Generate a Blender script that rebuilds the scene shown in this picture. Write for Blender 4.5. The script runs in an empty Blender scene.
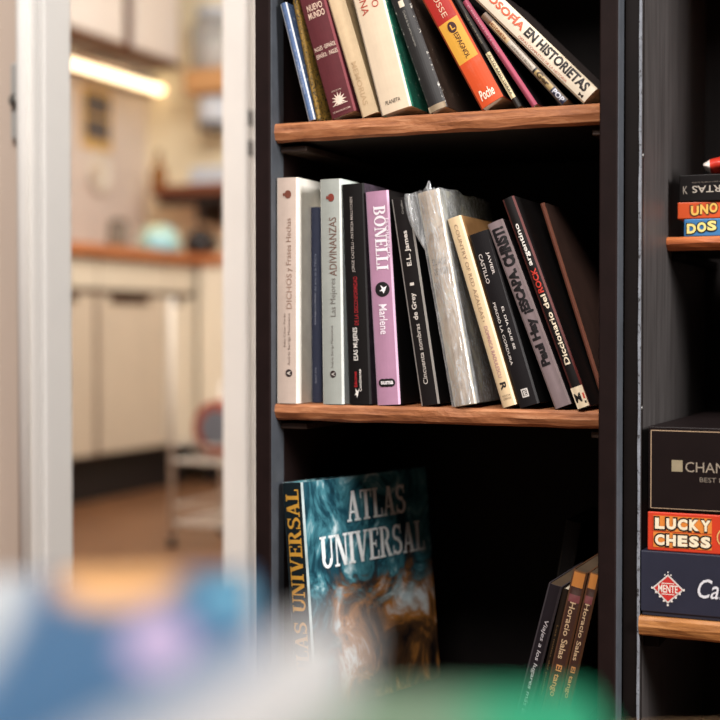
import bpy, bmesh, math, random
from math import sin, cos, tan, atan, atan2, pi, radians, hypot
from mathutils import Vector, Matrix, noise
random.seed(7)
SC = bpy.context.scene
COL = SC.collection

# ------------------------------------------------------------------ camera
F = 1400.0                       # focal length in px of a 720 px frame
H = 0.62                         # camera height
TH = atan(30 / F)
cam_d = bpy.data.cameras.new('camera'); cam = bpy.data.objects.new('camera', cam_d); COL.objects.link(cam)
cam.location = (0, 0, H); cam.rotation_euler = (pi / 2 - TH, 0, 0)
cam_d.sensor_width = 36; cam_d.lens = F / 720 * 36
cam_d.dof.use_dof = True; cam_d.dof.focus_distance = 1.33; cam_d.dof.aperture_fstop = 3.3
cam_d.clip_start = 0.02
SC.camera = cam

def ray(px, py):
    a, b = (px - 360) / F, (360 - py) / F
    return Vector((a, cos(TH) + b * sin(TH), -sin(TH) + b * cos(TH)))

# bookcase frame: s runs along the front to the right, d goes into the depth
A = radians(22.9)
U = Vector((cos(A), -sin(A), 0)); W = Vector((sin(A), cos(A), 0))
O = Vector((-0.09, 1.4, 0)); C = Vector((0, 0, H))
def fp(px, py, d):               # point of the plane d = const
    r = ray(px, py); t = (d - (C - O).dot(W)) / r.dot(W); p = C + r * t - O
    return p.dot(U), p.z
def fs(px, py, s):               # point of the plane s = const
    r = ray(px, py); t = (s - (C - O).dot(U)) / r.dot(U); p = C + r * t - O
    return p.dot(W), p.z
def wd(s, d, z): return O + U * s + W * d + Vector((0, 0, z))

# ------------------------------------------------------------------ materials
def lin(c):
    r = []
    for v in c[:3]:
        v /= 255
        r.append(v / 12.92 if v <= .04045 else ((v + .055) / 1.055) ** 2.4)
    return (*r, 1)
class NT:
    def __init__(s, name):
        s.m = bpy.data.materials.new(name); s.m.use_nodes = True; s.t = s.m.node_tree
        s.b = s.t.nodes['Principled BSDF']; s.x = 0
    def n(s, kind, **kw):
        o = s.t.nodes.new(kind)
        for k, v in kw.items(): setattr(o, k, v)
        return o
    def l(s, a, b): s.t.links.new(a, b)
    def coord(s, scale=(1, 1, 1)):
        c = s.n('ShaderNodeTexCoord'); m = s.n('ShaderNodeMapping'); m.inputs['Scale'].default_value = scale
        s.l(c.outputs['Object'], m.inputs['Vector']); return m.outputs['Vector']
    def noise(s, scale, vec=None, detail=6, rough=.6, dist=0):
        o = s.n('ShaderNodeTexNoise'); o.inputs['Scale'].default_value = scale; o.inputs['Detail'].default_value = detail
        o.inputs['Roughness'].default_value = rough; o.inputs['Distortion'].default_value = dist
        s.l(vec if vec is not None else s.coord(), o.inputs['Vector']); return o.outputs['Fac']
    def ramp(s, fac, stops, interp='LINEAR'):
        o = s.n('ShaderNodeValToRGB'); e = o.color_ramp.elements; o.color_ramp.interpolation = interp
        while len(e) < len(stops): e.new(.5)
        for i, (p, c) in enumerate(stops): e[i].position = p; e[i].color = c
        s.l(fac, o.inputs['Fac']); return o.outputs['Color']
    def mix(s, fac, a, b):
        o = s.n('ShaderNodeMix', data_type='RGBA')
        for k, v in ((0, fac), (6, a), (7, b)):
            if hasattr(v, 'links') or isinstance(v, bpy.types.NodeSocket): s.l(v, o.inputs[k])
            else: o.inputs[k].default_value = v
        return o.outputs[2]
    def bump(s, fac, strength, dist=.001):
        o = s.n('ShaderNodeBump'); o.inputs['Strength'].default_value = strength; o.inputs['Distance'].default_value = dist
        s.l(fac, o.inputs['Height']); s.l(o.outputs['Normal'], s.b.inputs['Normal'])
    def base(s, c):
        if isinstance(c, bpy.types.NodeSocket): s.l(c, s.b.inputs['Base Color'])
        else: s.b.inputs['Base Color'].default_value = c
    def set(s, rough=.6, metal=0, spec=.5):
        s.b.inputs['Roughness'].default_value = rough; s.b.inputs['Metallic'].default_value = metal
        s.b.inputs['Specular IOR Level'].default_value = spec
BW = lambda v: (v, v, v, 1)
CACHE = {}
def paint(c, rough=.55, var=.12, scale=40, metal=0, spec=.4, bump=0, worn=None, wamt=.62):
    key = (c, rough, var, scale, metal, spec, bump, worn, wamt)
    if key in CACHE: return CACHE[key]
    t = NT('paint_%02x%02x%02x' % c); col = lin(c)
    lo = tuple(v * (1 - var) for v in col[:3]) + (1,); hi = tuple(min(1, v * (1 + var)) for v in col[:3]) + (1,)
    nz = t.noise(scale)
    cc = t.ramp(nz, [(.3, lo), (.7, hi)])
    if worn:
        w = t.noise(scale * 4, detail=8, rough=.75)
        cc = t.mix(t.ramp(w, [(wamt, BW(0)), (wamt + .06, BW(1))]), cc, lin(worn))
    t.base(cc); t.set(rough, metal, spec)
    if bump: t.bump(t.noise(scale * 3), bump)
    CACHE[key] = t.m; return t.m
def emit(c, k):
    t = NT('lamp_glow'); t.b.inputs['Emission Color'].default_value = lin(c); t.b.inputs['Emission Strength'].default_value = k
    t.base(lin(c)); return t.m
def wood(c1, c2, c3, sc=(3, 40, 40), rough=.6, bump=.5, ring=6):
    t = NT('wood'); v = t.coord(sc)
    n1 = t.noise(ring, v, 8, .65, .6); n2 = t.noise(4, t.coord((6, 14, 14)), 4)
    c = t.ramp(n1, [(.3, lin(c1)), (.52, lin(c2)), (.75, lin(c3))])
    c = t.mix(t.ramp(n2, [(.55, BW(0)), (.78, BW(.6))]), c, lin(c1))
    t.base(c); t.set(rough); t.bump(n1, bump, .002); return t.m
def bands(h, stops, rough=.5, var=.08):
    t = NT('printed_bands'); c = t.n('ShaderNodeTexCoord'); sp = t.n('ShaderNodeSeparateXYZ')
    t.l(c.outputs['Object'], sp.inputs[0])
    mr = t.n('ShaderNodeMapRange'); mr.inputs['From Max'].default_value = h; t.l(sp.outputs['Z'], mr.inputs['Value'])
    col = t.ramp(mr.outputs[0], [(p, lin(k)) for p, k in stops], 'CONSTANT')
    nz = t.noise(60); col = t.mix(t.ramp(nz, [(.55, BW(0)), (.8, BW(var))]), col, lin((225, 215, 200)))
    t.base(col); t.set(rough); return t.m

# ------------------------------------------------------------------ mesh builder
class MB:
    def __init__(s): s.v = []; s.f = []; s.m = []
    def add(s, vs, fs, mi=0):
        o = len(s.v); s.v += [tuple(v) for v in vs]
        for f in fs: s.f.append([o + i for i in f]); s.m.append(mi)
        return s
    def box(s, x0, x1, y0, y1, z0, z1, mi=0):
        return s.add([(x0, y0, z0), (x1, y0, z0), (x1, y1, z0), (x0, y1, z0), (x0, y0, z1), (x1, y0, z1), (x1, y1, z1), (x0, y1, z1)],
                     [(0, 3, 2, 1), (4, 5, 6, 7), (0, 1, 5, 4), (1, 2, 6, 5), (2, 3, 7, 6), (3, 0, 4, 7)], mi)
    def lathe(s, prof, cx=0, cy=0, n=32, mi=0, axis='z'):
        vs = []
        for r, z in prof:
            for i in range(n):
                a = 2 * pi * i / n; x, y = r * cos(a), r * sin(a)
                vs.append({'z': (cx + x, cy + y, z), 'y': (cx + x, z, cy + y), 'x': (z, cx + x, cy + y)}[axis])
        fs = [(j * n + i, j * n + (i + 1) % n, (j + 1) * n + (i + 1) % n, (j + 1) * n + i) for j in range(len(prof) - 1) for i in range(n)]
        return s.add(vs, fs, mi)
    def tube(s, pts, r, n=10, mi=0):
        pts = [Vector(p) for p in pts]; vs = []; fs = []
        for i, p in enumerate(pts):
            t = (pts[min(i + 1, len(pts) - 1)] - pts[max(i - 1, 0)]).normalized()
            a = t.orthogonal() if abs(t.z) > .9 else t.cross(Vector((0, 0, 1)))
            a.normalize(); b = t.cross(a)
            for k in range(n): vs.append(p + (a * cos(2 * pi * k / n) + b * sin(2 * pi * k / n)) * r)
        for i in range(len(pts) - 1):
            for k in range(n): fs.append((i * n + k, i * n + (k + 1) % n, (i + 1) * n + (k + 1) % n, (i + 1) * n + k))
        fs.append(tuple(range(n))[::-1]); fs.append(tuple((len(pts) - 1) * n + k for k in range(n)))
        return s.add(vs, fs, mi)
    def build(s, name, mats, parent=None, loc=None, rot=None, smooth=False, bevel=0, seg=2, sub=0):
        me = bpy.data.meshes.new(name); me.from_pydata(s.v, [], s.f)
        for m in (mats if isinstance(mats, (list, tuple)) else [mats]): me.materials.append(m)
        me.polygons.foreach_set('material_index', s.m)
        if smooth: me.polygons.foreach_set('use_smooth', [True] * len(s.f))
        me.validate(); me.update()
        o = bpy.data.objects.new(name, me); COL.objects.link(o)
        if parent: o.parent = parent
        if loc is not None: o.location = loc
        if rot is not None: o.rotation_euler = rot
        if bevel:
            b = o.modifiers.new('bevel', 'BEVEL'); b.width = bevel; b.segments = seg; b.limit_method = 'ANGLE'
        if sub:
            b = o.modifiers.new('sub', 'SUBSURF'); b.levels = b.render_levels = sub
        return o
def tag(o, label, cat, group=None):
    o['label'] = label; o['category'] = cat
    if group: o['group'] = group
    return o
def thing(name, label, cat, loc=(0, 0, 0), rot=(0, 0, 0), group=None):
    o = bpy.data.objects.new(name, None); o.empty_display_size = .02; COL.objects.link(o)
    o.location = loc; o.rotation_euler = rot; return tag(o, label, cat, group)
def struct(o): o['kind'] = 'structure'; return o

# ------------------------------------------------------------------ lettering
TC = {}
def text2d(body, bold=0, shear=0):
    k = (body, bold, shear)
    if k in TC: return TC[k]
    if bold == 'slab': r = slab(body)
    else:
        cu = bpy.data.curves.new('t', 'FONT'); cu.body = body; cu.size = 1; cu.offset = bold; cu.shear = shear; cu.resolution_u = 3
        ob = bpy.data.objects.new('t', cu); me = bpy.data.meshes.new_from_object(ob)
        vs = [(v.co.x, v.co.y) for v in me.vertices]; fs = [tuple(p.vertices) for p in me.polygons]
        bpy.data.objects.remove(ob); bpy.data.meshes.remove(me); bpy.data.curves.remove(cu); r = (vs, fs)
    vs, fs = r
    x0, x1 = min(v[0] for v in vs), max(v[0] for v in vs); y0, y1 = min(v[1] for v in vs), max(v[1] for v in vs)
    bm_ = bmesh.new(); bv = [bm_.verts.new(((x - x0) / (x1 - x0 or 1), (y - y0) / (y1 - y0 or 1), 0)) for x, y in vs]
    for f in fs:
        try: bm_.faces.new([bv[i] for i in f])
        except ValueError: pass
    for i in range(1, 6):
        bmesh.ops.bisect_plane(bm_, geom=bm_.verts[:] + bm_.edges[:] + bm_.faces[:], plane_co=(0, i / 6, 0), plane_no=(0, 1, 0), dist=1e-5)
    bm_.verts.index_update()
    TC[k] = ([(v.co.x, v.co.y) for v in bm_.verts], [tuple(v.index for v in f.verts) for f in bm_.faces]); bm_.free(); return TC[k]
def slab(body):                  # a heavy roman with slab serifs, drawn stroke by stroke
    V, FS = [], []
    def q(*p):
        o = len(V); V.extend(p); FS.append(tuple(range(o, o + len(p))))
    def arc(cx, cy, rx, ry, a0, a1, th, tv, n=18):
        for i in range(n):
            pts = []
            for a in (a0 + (a1 - a0) * i / n, a0 + (a1 - a0) * (i + 1) / n):
                a = radians(a); pts.append(((cx + rx * cos(a), cy + ry * sin(a)), (cx + (rx - th) * cos(a), cy + (ry - tv) * sin(a))))
            q(pts[0][0], pts[1][0], pts[1][1], pts[0][1])
    T, t, S = .2, .085, .075
    for_x = 0
    for ch in body:
        X = for_x
        R = lambda x0, x1, y0, y1: q((X + x0, y0), (X + x1, y0), (X + x1, y1), (X + x0, y1))
        D = lambda xa, ya, xb, yb, w: q((X + xa, ya), (X + xa + w, ya), (X + xb + w, yb), (X + xb, yb))
        ser = lambda c, w, y: R(c - w / 2, c + w / 2, y, y + S)
        w = .68
        if ch == 'I': w = .36; R(.08, .28, 0, 1); ser(.18, .36, 0); ser(.18, .36, 1 - S)
        elif ch == 'T': R(.24, .44, 0, 1); ser(.34, .4, 0); R(0, .68, 1 - S, 1); R(0, .07, .72, 1); R(.61, .68, .72, 1)
        elif ch == 'L': w = .6; R(.07, .27, 0, 1); ser(.17, .36, 1 - S); R(0, .6, 0, S); R(.53, .6, 0, .3)
        elif ch == 'E': w = .62; R(.07, .27, 0, 1); R(0, .62, 0, S); R(0, .6, 1 - S, 1); R(.27, .45, .46, .54); R(.42, .48, .38, .62); R(.55, .62, 0, .28); R(.53, .6, .74, 1)
        elif ch == 'A': w = .76; D(.06, 0, .3, 1, .1); D(.5, 0, .27, 1, .2); R(.16, .55, .27, .35); ser(.11, .26, 0); ser(.6, .36, 0)
        elif ch == 'V': w = .76; D(.3, 0, .06, 1, .2); D(.36, 0, .6, 1, .09); ser(.16, .36, 1 - S); ser(.65, .24, 1 - S)
        elif ch == 'N': w = .78; R(.09, .17, 0, 1); R(.62, .7, 0, 1); D(.52, 0, .08, 1, .2); ser(.13, .28, 0); ser(.66, .26, 1 - S); ser(.12, .26, 1 - S)
        elif ch == 'U': w = .76; R(.08, .28, .3, 1); R(.6, .68, .3, 1); ser(.18, .36, 1 - S); ser(.64, .26, 1 - S); arc(X + .38, .3, .3, .3, 180, 360, .16, .1)
        elif ch == 'O': w = .8; arc(X + .4, .5, .4, .5, 0, 360, .2, .08, 40)
        elif ch == 'B': w = .68; R(.07, .27, 0, 1); R(0, .36, 0, S); R(0, .36, 1 - S, 1); arc(X + .34, .75, .28, .25, -90, 90, .19, .08); arc(X + .36, .27, .32, .27, -90, 90, .2, .08)
        elif ch == 'R': w = .76; R(.07, .27, 0, 1); ser(.17, .36, 0); R(0, .36, 1 - S, 1); arc(X + .34, .74, .3, .26, -90, 90, .19, .08); D(.52, 0, .3, .5, .2); ser(.64, .24, 0)
        elif ch == 'S':
            w = .62; arc(X + .31, .73, .29, .27, 30, 250, .16, .1); arc(X + .31, .27, .31, .27, -150, 72, .17, .1)
            q((X + .1, .64), (X + .2, .48), (X + .56, .36), (X + .45, .56)); R(.5, .56, .68, 1); R(.03, .09, 0, .32)
        elif ch == ' ': w = .4
        for_x += w + .05
    return V, FS
class Letters:
    """flat printing collected into one mesh; every mark is mapped onto a face by a function"""
    def __init__(s): s.mb = MB(); s.mats = []; s.done = []
    def split(s, name, parent):
        s.build(name, parent); s.mb = MB(); s.mats = []
    def mi(s, c):
        m = c if not isinstance(c, tuple) else paint(c, .5, .08, 200)
        if m not in s.mats: s.mats.append(m)
        return s.mats.index(m)
    def put(s, shape, fn, c):
        vs, fs = shape; s.mb.add([fn(x, y) for x, y in vs], fs, s.mi(c))
    def build(s, name, parent):
        return s.mb.build(name, s.mats, parent) if s.mb.f else None
def disc(n=24):
    v = [(.5 + r * cos(2 * pi * i / n), .5 + r * sin(2 * pi * i / n)) for r in (.5, .3) for i in range(n)] + [(.5, .5)]
    return v, [(i, (i + 1) % n, n + (i + 1) % n, n + i) for i in range(n)] + [(n + i, n + (i + 1) % n, 2 * n) for i in range(n)]
SQ = ([(i / 10, j) for j in (0, 1) for i in range(11)], [(i, i + 1, i + 12, i + 11) for i in range(10)])
def star(n, r):
    p = [(.5 + (.5 if i % 2 == 0 else r) * cos(pi * i / n + pi / 2), .5 + (.5 if i % 2 == 0 else r) * sin(pi * i / n + pi / 2)) for i in range(2 * n)]
    return (p + [(.5, .5)], [(i, (i + 1) % (2 * n), 2 * n) for i in range(2 * n)])
DIA = ([(.5, 0), (1, .5), (.5, 1), (0, .5)], [(0, 1, 2, 3)])
BIRD = ([(0, .3), (.35, .55), (.2, 1), (.6, .7), (1, .85), (.8, .4), (.55, 0), (.4, .3)], [(0, 1, 7), (1, 2, 3, 7), (3, 4, 5, 7), (5, 6, 7)])

PAPER = paint((214, 200, 176), .9, .1, 30)
OLDPAPER = paint((178, 150, 112), .9, .2, 30)

def make_book(name, label, group, loc, rot, th, h, cw, spine, cover=None, edge=None, pages=PAPER, txt=(), emb=(), bulge=.0008, t=.0012,
              hard=False, cat='book', ctxt=(), inset=None, sp_label=None):
    """origin = lower front left corner of the closed book; x across the spine, y into the shelf, z up"""
    root = thing(name, label, cat, loc, rot, group)
    cover = cover or spine; edge = edge or spine
    c = min(.0018, th * .16); inset = inset if inset is not None else (.003 if hard else .0006)
    if hard: t = .0022
    t = min(t, th * .2)
    N = 7
    out = [(0, cw), (0, c)] + [(c + (th - 2 * c) * i / N, -bulge * sin(pi * i / N)) for i in range(N + 1)] + [(th, c), (th, cw)]
    ti = t * 1.4
    inn = [(t, cw), (t, c + t)] + [(max(ti, min(th - ti, c + (th - 2 * c) * i / N)), t - bulge * sin(pi * i / N) * .8) for i in range(N + 1)] + [(th - t, c + t), (th - t, cw)]
    n = len(out); mb = MB()
    nz = 8
    vs = []
    for k in range(nz + 1):
        z = h * k / nz
        vs += [(x, y, z) for x, y in out] + [(x, y, z) for x, y in inn]
    slot = lambda i: 1 if i in (0, n - 2) else (2 if i in (1, n - 3) else 0)
    for i in range(n - 1):
        for k in range(nz):
            a, b = k * 2 * n, (k + 1) * 2 * n
            mb.f.append([a + i, a + i + 1, b + i + 1, b + i]); mb.m.append(slot(i))
            mb.f.append([a + n + i + 1, a + n + i, b + n + i, b + n + i + 1]); mb.m.append(1)
        for a, fl in ((0, True), (nz * 2 * n, False)):
            f = [a + i, a + i + 1, a + n + i + 1, a + n + i]
            mb.f.append(f[::-1] if fl else f); mb.m.append(2)
    for k in range(nz):
        a, b = k * 2 * n, (k + 1) * 2 * n
        mb.f.append([a + n, a, b, b + n]); mb.m.append(2)
        mb.f.append([a + n - 1, a + 2 * n - 1, b + 2 * n - 1, b + n - 1]); mb.m.append(2)
    mb.v = vs
    co = mb.build('cover', [spine, cover, edge], root)
    pb = MB(); pb.box(t + .0002, th - t - .0002, t + .0015, cw - inset, inset, h - inset)
    pb.build('page_block', pages, root)
    fy = lambda x: -bulge * sin(pi * min(1, max(0, (x - c) / (th - 2 * c)))) - .00025
    def mapper(box, way, off=0):
        x0, x1, z0, z1 = box
        if way == 'up': fn = lambda a, b: (x1 - b * (x1 - x0), z0 + a * (z1 - z0))
        elif way == 'down': fn = lambda a, b: (x0 + b * (x1 - x0), z1 - a * (z1 - z0))
        elif way == 'flip': fn = lambda a, b: (x1 - a * (x1 - x0), z1 - b * (z1 - z0))
        else: fn = lambda a, b: (x0 + a * (x1 - x0), z0 + b * (z1 - z0))
        def g(a, b):
            x, z = fn(a, b); x *= th; z *= h
            return (x, fy(x) - off, z)
        return g
    L = Letters()
    for e in txt:
        body, way, x0, x1, z0, z1, colr = e[:7]; bold = e[7] if len(e) > 7 else .01; sh = e[8] if len(e) > 8 else 0
        L.put(text2d(body, bold, sh), mapper((x0, x1, z0, z1), way, .0001), colr); L.split('title_lettering', root)
    for body, y0, y1, z0, z1, colr, bold in ctxt:      # printing on the right-hand cover
        L.put(text2d(body, bold), lambda a, b: (th + .0004, (y0 + a * (y1 - y0)) * cw, (z0 + b * (z1 - z0)) * h), colr); L.split('title_lettering', root)
    E = Letters(); last = None
    for k, e in enumerate(emb):
        shp, way, x0, x1, z0, z1, colr = e
        if last and max(z0 - last[1], last[0] - z1) * h > .004: E.split('emblem', root); last = None
        last = (min(z0, last[0]), max(z1, last[1])) if last else (z0, z1)
        E.put(shp if not isinstance(shp, str) else text2d(shp, .03), mapper((x0, x1, z0, z1), way, .0001 * k), colr)
    E.build('emblem', root)
    return root

SH = {}                                   # shelf top heights
ROW = {}
def quad(x, z, th, h, lean, g=0):
    c, s = cos(lean), sin(lean); r = []
    for a, b in ((-g, 0), (th + g, 0), (th + g, h), (-g, h)): r.append((x + a * c + b * s, z - a * s + b * c))
    return r
def apart(p, q, gap):
    for poly in (p, q):
        for i in range(4):
            ax, az = poly[i]; bx, bz = poly[(i + 1) % 4]; nx, nz_ = bz - az, ax - bx; l = hypot(nx, nz_) or 1; nx /= l; nz_ /= l
            a = [x * nx + z * nz_ for x, z in p]; b = [x * nx + z * nz_ for x, z in q]
            if max(a) + gap <= min(b) or max(b) + gap <= min(a): return True
    return False
def settle(row, x, th, h, lean, d0, d1, g=0, side=1):
    """nudge a book by the least amount so that it stands clear of its neighbours and of the side panels"""
    z = SH[row] + .0006; L = ROW.setdefault(row, [([(-.1, 0), (.0009, 0), (.0009, 2), (-.1, 2)], 0, 9), ([(SR - .0003, 0), (SR + .1, 0), (SR + .1, 2), (SR - .0003, 2)], 0, 9)])
    best = None
    for i in range(0, 33):
        for j in range(-12, 13):
            for k in range(0, 9):
                dx, dl, sh = (i + 1) // 2 * (side if i % 2 else -side) * .0005, radians(j * .35), k * .04
                cost = (i + 1) // 2 * 1.0 + abs(j) * 1.8 + k * .4
                if best and cost >= best[0]: continue
                ln, t_ = lean + dl, th * (1 - sh)
                zz = z + (t_ * sin(ln) if ln > 0 else 0)
                for xs in (x + dx, x + dx + (th - t_ if side < 0 else 0)):
                    q = quad(xs, zz, t_, h, ln, g)
                    if all(d1 < a or d0 > b or apart(q, p_, .0003) for p_, a, b in L): best = (cost, xs, zz, t_, ln, q, (i, j, k))
    if best is None: print('SETTLE FAILED', row, round(x, 3)); q = quad(x, z, th, h, lean); best = (0, x, z, th, lean, q, 0)
    L.append((best[5], d0 - .004, d1 + .001)); print('settle', row, round(x, 3), round(th, 4), best[6])
    return best[1:5]
def shelf_book(name, label, row, d, bl, tl, w, h, cw, spine, right=False, yaw=0, slack=0, **kw):
    """bl, tl: pixels on the left edge of the spine (tl anywhere up that edge); w: spine width in px measured at bl"""
    b = fp(*bl, d); t_ = fp(*tl, d)
    lean = atan2(t_[0] - b[0], t_[1] - b[1])
    e = fp(bl[0] + 10, bl[1], d); th = w * (e[0] - b[0]) / 10
    hh = h if h else hypot(t_[0] - b[0], t_[1] - b[1])
    PENDING.append((name, label, row, b[0], th, hh, lean, d, cw, slack, yaw, spine, kw))
PENDING = []
def stand_row():
    """the row is settled from the right: every spine keeps its left edge and its thickness gives way"""
    got = {}
    for q in reversed(range(len(PENDING))):
        name, label, row, x, th, hh, lean, d, cw, slack, yaw, spine, kw = PENDING[q]
        got[q] = settle(row, x, th, hh, lean, d, d + cw, slack)
    r = []
    for q in range(len(PENDING)):
        name, label, row, x, th, hh, lean, d, cw, slack, yaw, spine, kw = PENDING[q]; x, z, th, lean = got[q]
        r.append(make_book(name, label, 'books on the %s shelf' % row, wd(x, d, z), (0, lean, -A + yaw), th, hh, cw, spine, **kw))
    PENDING.clear(); return r
def tone(c, **k):
    if max(c) < 60: c = tuple(round(v * .72) for v in c)
    k = dict(dict(spec=.2 if max(c) < 60 else .25, rough=.55, var=.08, scale=70), **k); return paint(c, **k)
WHITE, CREAM, BLACK = (232, 228, 218), (225, 205, 170), (18, 16, 16)

# ------------------------------------------------------------------ bookcase
SH['upper'] = fp(300, 122.5, .012)[1]; SH['middle'] = fp(420, 407, .012)[1]; SH['lower'] = .232
SR = fp(598.5, 360, 0)[0]                 # inner face of the right-hand side panel
PT = .0165; BD = .30; BT = 1.42
dark = paint((26, 15, 14), .65, .25, 30, spec=.12, bump=.15, worn=(70, 62, 58), wamt=.72)
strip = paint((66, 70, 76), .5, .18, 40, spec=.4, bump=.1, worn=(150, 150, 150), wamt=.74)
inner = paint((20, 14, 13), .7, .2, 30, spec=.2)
board = wood((124, 72, 42), (168, 106, 66), (198, 142, 102), (5, 26, 40), .6, .5, 5)
def rough_board(name, x0, x1, y0, y1, z0, z1, mat, parent, amp=.0013, seed=0, rag=1):
    nx, mb = 44, MB(); ring = []
    for i in range(nx + 1):
        x = x0 + (x1 - x0) * i / nx
        g = lambda k, f=28: noise.noise(Vector((x * f, k * 7.3 + seed * 3.1, seed))) * amp
        r = .0025
        ring.append([(x, y0 + r + g(1) * .3, z1), (x, y0 + g(2), z1 - r - abs(g(3)) * rag), (x, y0 + g(4) * 1.3, (z0 + z1) / 2 + g(9)), (x, y0 + r + g(5), z0 + r + g(6) * 1.6 * rag),
                     (x, y0 + 3 * r, z0 + g(7) * rag), (x, y1, z0), (x, y1, z1)])
    m = len(ring[0]); vs = [p for r_ in ring for p in r_]
    fs = [(i * m + k, (i + 1) * m + k, (i + 1) * m + (k + 1) % m, i * m + (k + 1) % m) for i in range(nx) for k in range(m)]
    fs += [tuple(range(m)), tuple(nx * m + k for k in range(m))[::-1]]
    mb.add(vs, fs)
    for q in range(nx * m):
        if q % m in (4, ): mb.m[q] = 1
    return mb.build(name, [mat, inner], parent)
bc = thing('bookcase', 'tall dark brown bookcase with rough orange wood shelves holding three rows of books', 'bookcase', wd(0, 0, 0), (0, 0, -A))
for x0, side in ((-PT, 0), (SR, 1)):
    mb = MB().box(x0, x0 + PT, 0, BD, 0, BT); mb.build('side_panel', dark, bc, bevel=.0012)
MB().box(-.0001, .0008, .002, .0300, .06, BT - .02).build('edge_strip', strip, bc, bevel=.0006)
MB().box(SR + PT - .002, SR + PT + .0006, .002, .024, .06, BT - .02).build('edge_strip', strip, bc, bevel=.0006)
MB().box(-.0, SR, BD - .008, BD - .001, .05, BT - .03).build('back_panel', inner, bc)
MB().box(-PT, SR + PT, -.004, BD, BT, BT + .018).build('top_board', dark, bc, bevel=.0015)
MB().box(0, SR, .006, .02, .0, .06).build('plinth_board', dark, bc, bevel=.001)
for k, (nm, tk) in enumerate((('upper', .0185), ('middle', .0165), ('lower', .018))):
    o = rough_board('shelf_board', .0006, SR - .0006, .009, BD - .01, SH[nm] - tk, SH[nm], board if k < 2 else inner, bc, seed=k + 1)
    for x0, x1 in ((.0010, .030), (SR - .012, SR - .0006)):
        MB().box(x0, x1, .022, BD - .02, SH[nm] - tk - .009, SH[nm] - tk - .0030).build('shelf_cleat', wood((36, 24, 18), (52, 34, 24), (66, 44, 30)), bc, bevel=.001)
rough_board('shelf_board', .0006, SR - .0006, .009, BD - .01, SH['upper'] + .285, SH['upper'] + .303, board, bc, seed=8)
rough_board('shelf_board', .0006, SR - .0006, .009, BD - .01, .06, .078, board, bc, seed=9)

# ------------------------------------------------------------------ middle row
B = 'book'
book = lambda label, *a, **k: shelf_book(B, label, *a, **k)
AC = (52, 40, 40)
book('thick beige paperback with white cover standing against the left side panel', 'middle', .011, (276, 403), (275.8, 178), 23, None, .165,
     tone((192, 174, 162), var=.05), cover=tone((236, 231, 220)), edge=tone((226, 216, 204)),
     txt=[('DICHOS', 'up', .5, .74, .42, .575, (150, 122, 108), .0), ('y Frases Hechas', 'up', .48, .78, .585, .82, (140, 112, 98), .0),
          ('Julio César Pardo', 'up', .36, .48, .25, .40, (120, 102, 94), .0), ('Andrés Barriga Montesinos', 'up', .56, .70, .17, .40, (120, 102, 94), .0)],
     emb=[(disc(), 'h', .45, .76, .118, .152, AC), ('A', 'up', .52, .68, .126, .144, (200, 190, 180)), (disc(), 'h', .42, .72, .908, .944, (110, 60, 46)), (SQ, 'h', .34, .42, .92, .932, (110, 60, 46))])
book('slim navy paperback sunk between the beige and grey-green ones', 'middle', .040, (311.4, 401), (310.4, 206), 9.5, None, .12, tone((44, 48, 66)),
     txt=[('Breve Repertorio Didáctico', 'up', .4, .62, .40, .56, (150, 152, 165), .0), ('del arte de la Palabra', 'up', .4, .62, .57, .76, (120, 124, 140), .0), ('Buenos Aires', 'up', .4, .6, .1, .18, (130, 132, 146), .0)])
book('grey-green paperback with thin capitals, right of the slim navy one', 'middle', .012, (322.5, 402.5), (319.6, 178), 22.8, None, .165,
     tone((158, 162, 156), var=.06), cover=tone((205, 216, 214)), edge=tone((196, 200, 194)),
     txt=[('Las Mejores', 'up', .46, .78, .39, .56, (112, 108, 104), .0), ('ADIVINANZAS', 'up', .44, .78, .57, .83, (112, 84, 74), .0), ('Andrés Barriga Montesinos', 'up', .46, .60, .16, .35, (118, 112, 108), .0)],
     emb=[(disc(), 'h', .4, .68, .118, .15, AC), ('A', 'up', .46, .62, .126, .142, (180, 176, 170)), (disc(), 'h', .4, .7, .9, .935, (122, 52, 42)), (SQ, 'h', .32, .4, .912, .924, (122, 52, 42))])
book('black paperback with red and white title left of the pink one', 'middle', .013, (349, 404), (341.6, 184), 25, None, .165,
     tone((24, 20, 20)), cover=paint((60, 50, 62), .5, .5, 160, worn=(190, 170, 180), wamt=.62),
     txt=[('JORGE CASTELLI - PATRICIA MALLYCHEN', 'up', .36, .52, .6, .94, (176, 166, 160), .004), ('DE LA DISCONFORMIDAD', 'up', .40, .58, .36, .58, (150, 34, 40), .012),
          ('ESAS MUJERES', 'up', .3, .56, .2, .35, (225, 220, 214), .012), ('Ediciones', 'up', .28, .42, .08, .15, (190, 40, 46), .01), ('Continente', 'up', .5, .62, .06, .16, (225, 220, 214), .01)],
     emb=[(BIRD, 'h', .28, .5, .03, .075, (230, 226, 220))])
book('pink paperback with large white serif name on its spine', 'middle', .013, (377, 406), (365, 193), 23, None, .15,
     tone((174, 131, 157), var=.06), cover=tone((22, 18, 20)), edge=tone((206, 170, 196)),
     txt=[('BONELLI', 'down', .34, .84, .63, .93, (238, 230, 236), 'slab'), ('FLORENCIA', 'down', .83, .95, .68, .87, (240, 226, 238), .0), ('Marlene', 'down', .34, .68, .33, .47, (238, 228, 236), .01)],
     emb=[(disc(), 'h', .22, .84, .505, .575, (24, 20, 22)), (BIRD, 'h', .4, .72, .52, .56, (236, 230, 232)), (disc(), 'h', .14, .5, .085, .123, BLACK), (disc(), 'h', .32, .68, .085, .123, BLACK), (disc(), 'h', .5, .86, .085, .123, BLACK), ('suma', 'h', .24, .78, .096, .112, (236, 230, 232))])
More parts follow.
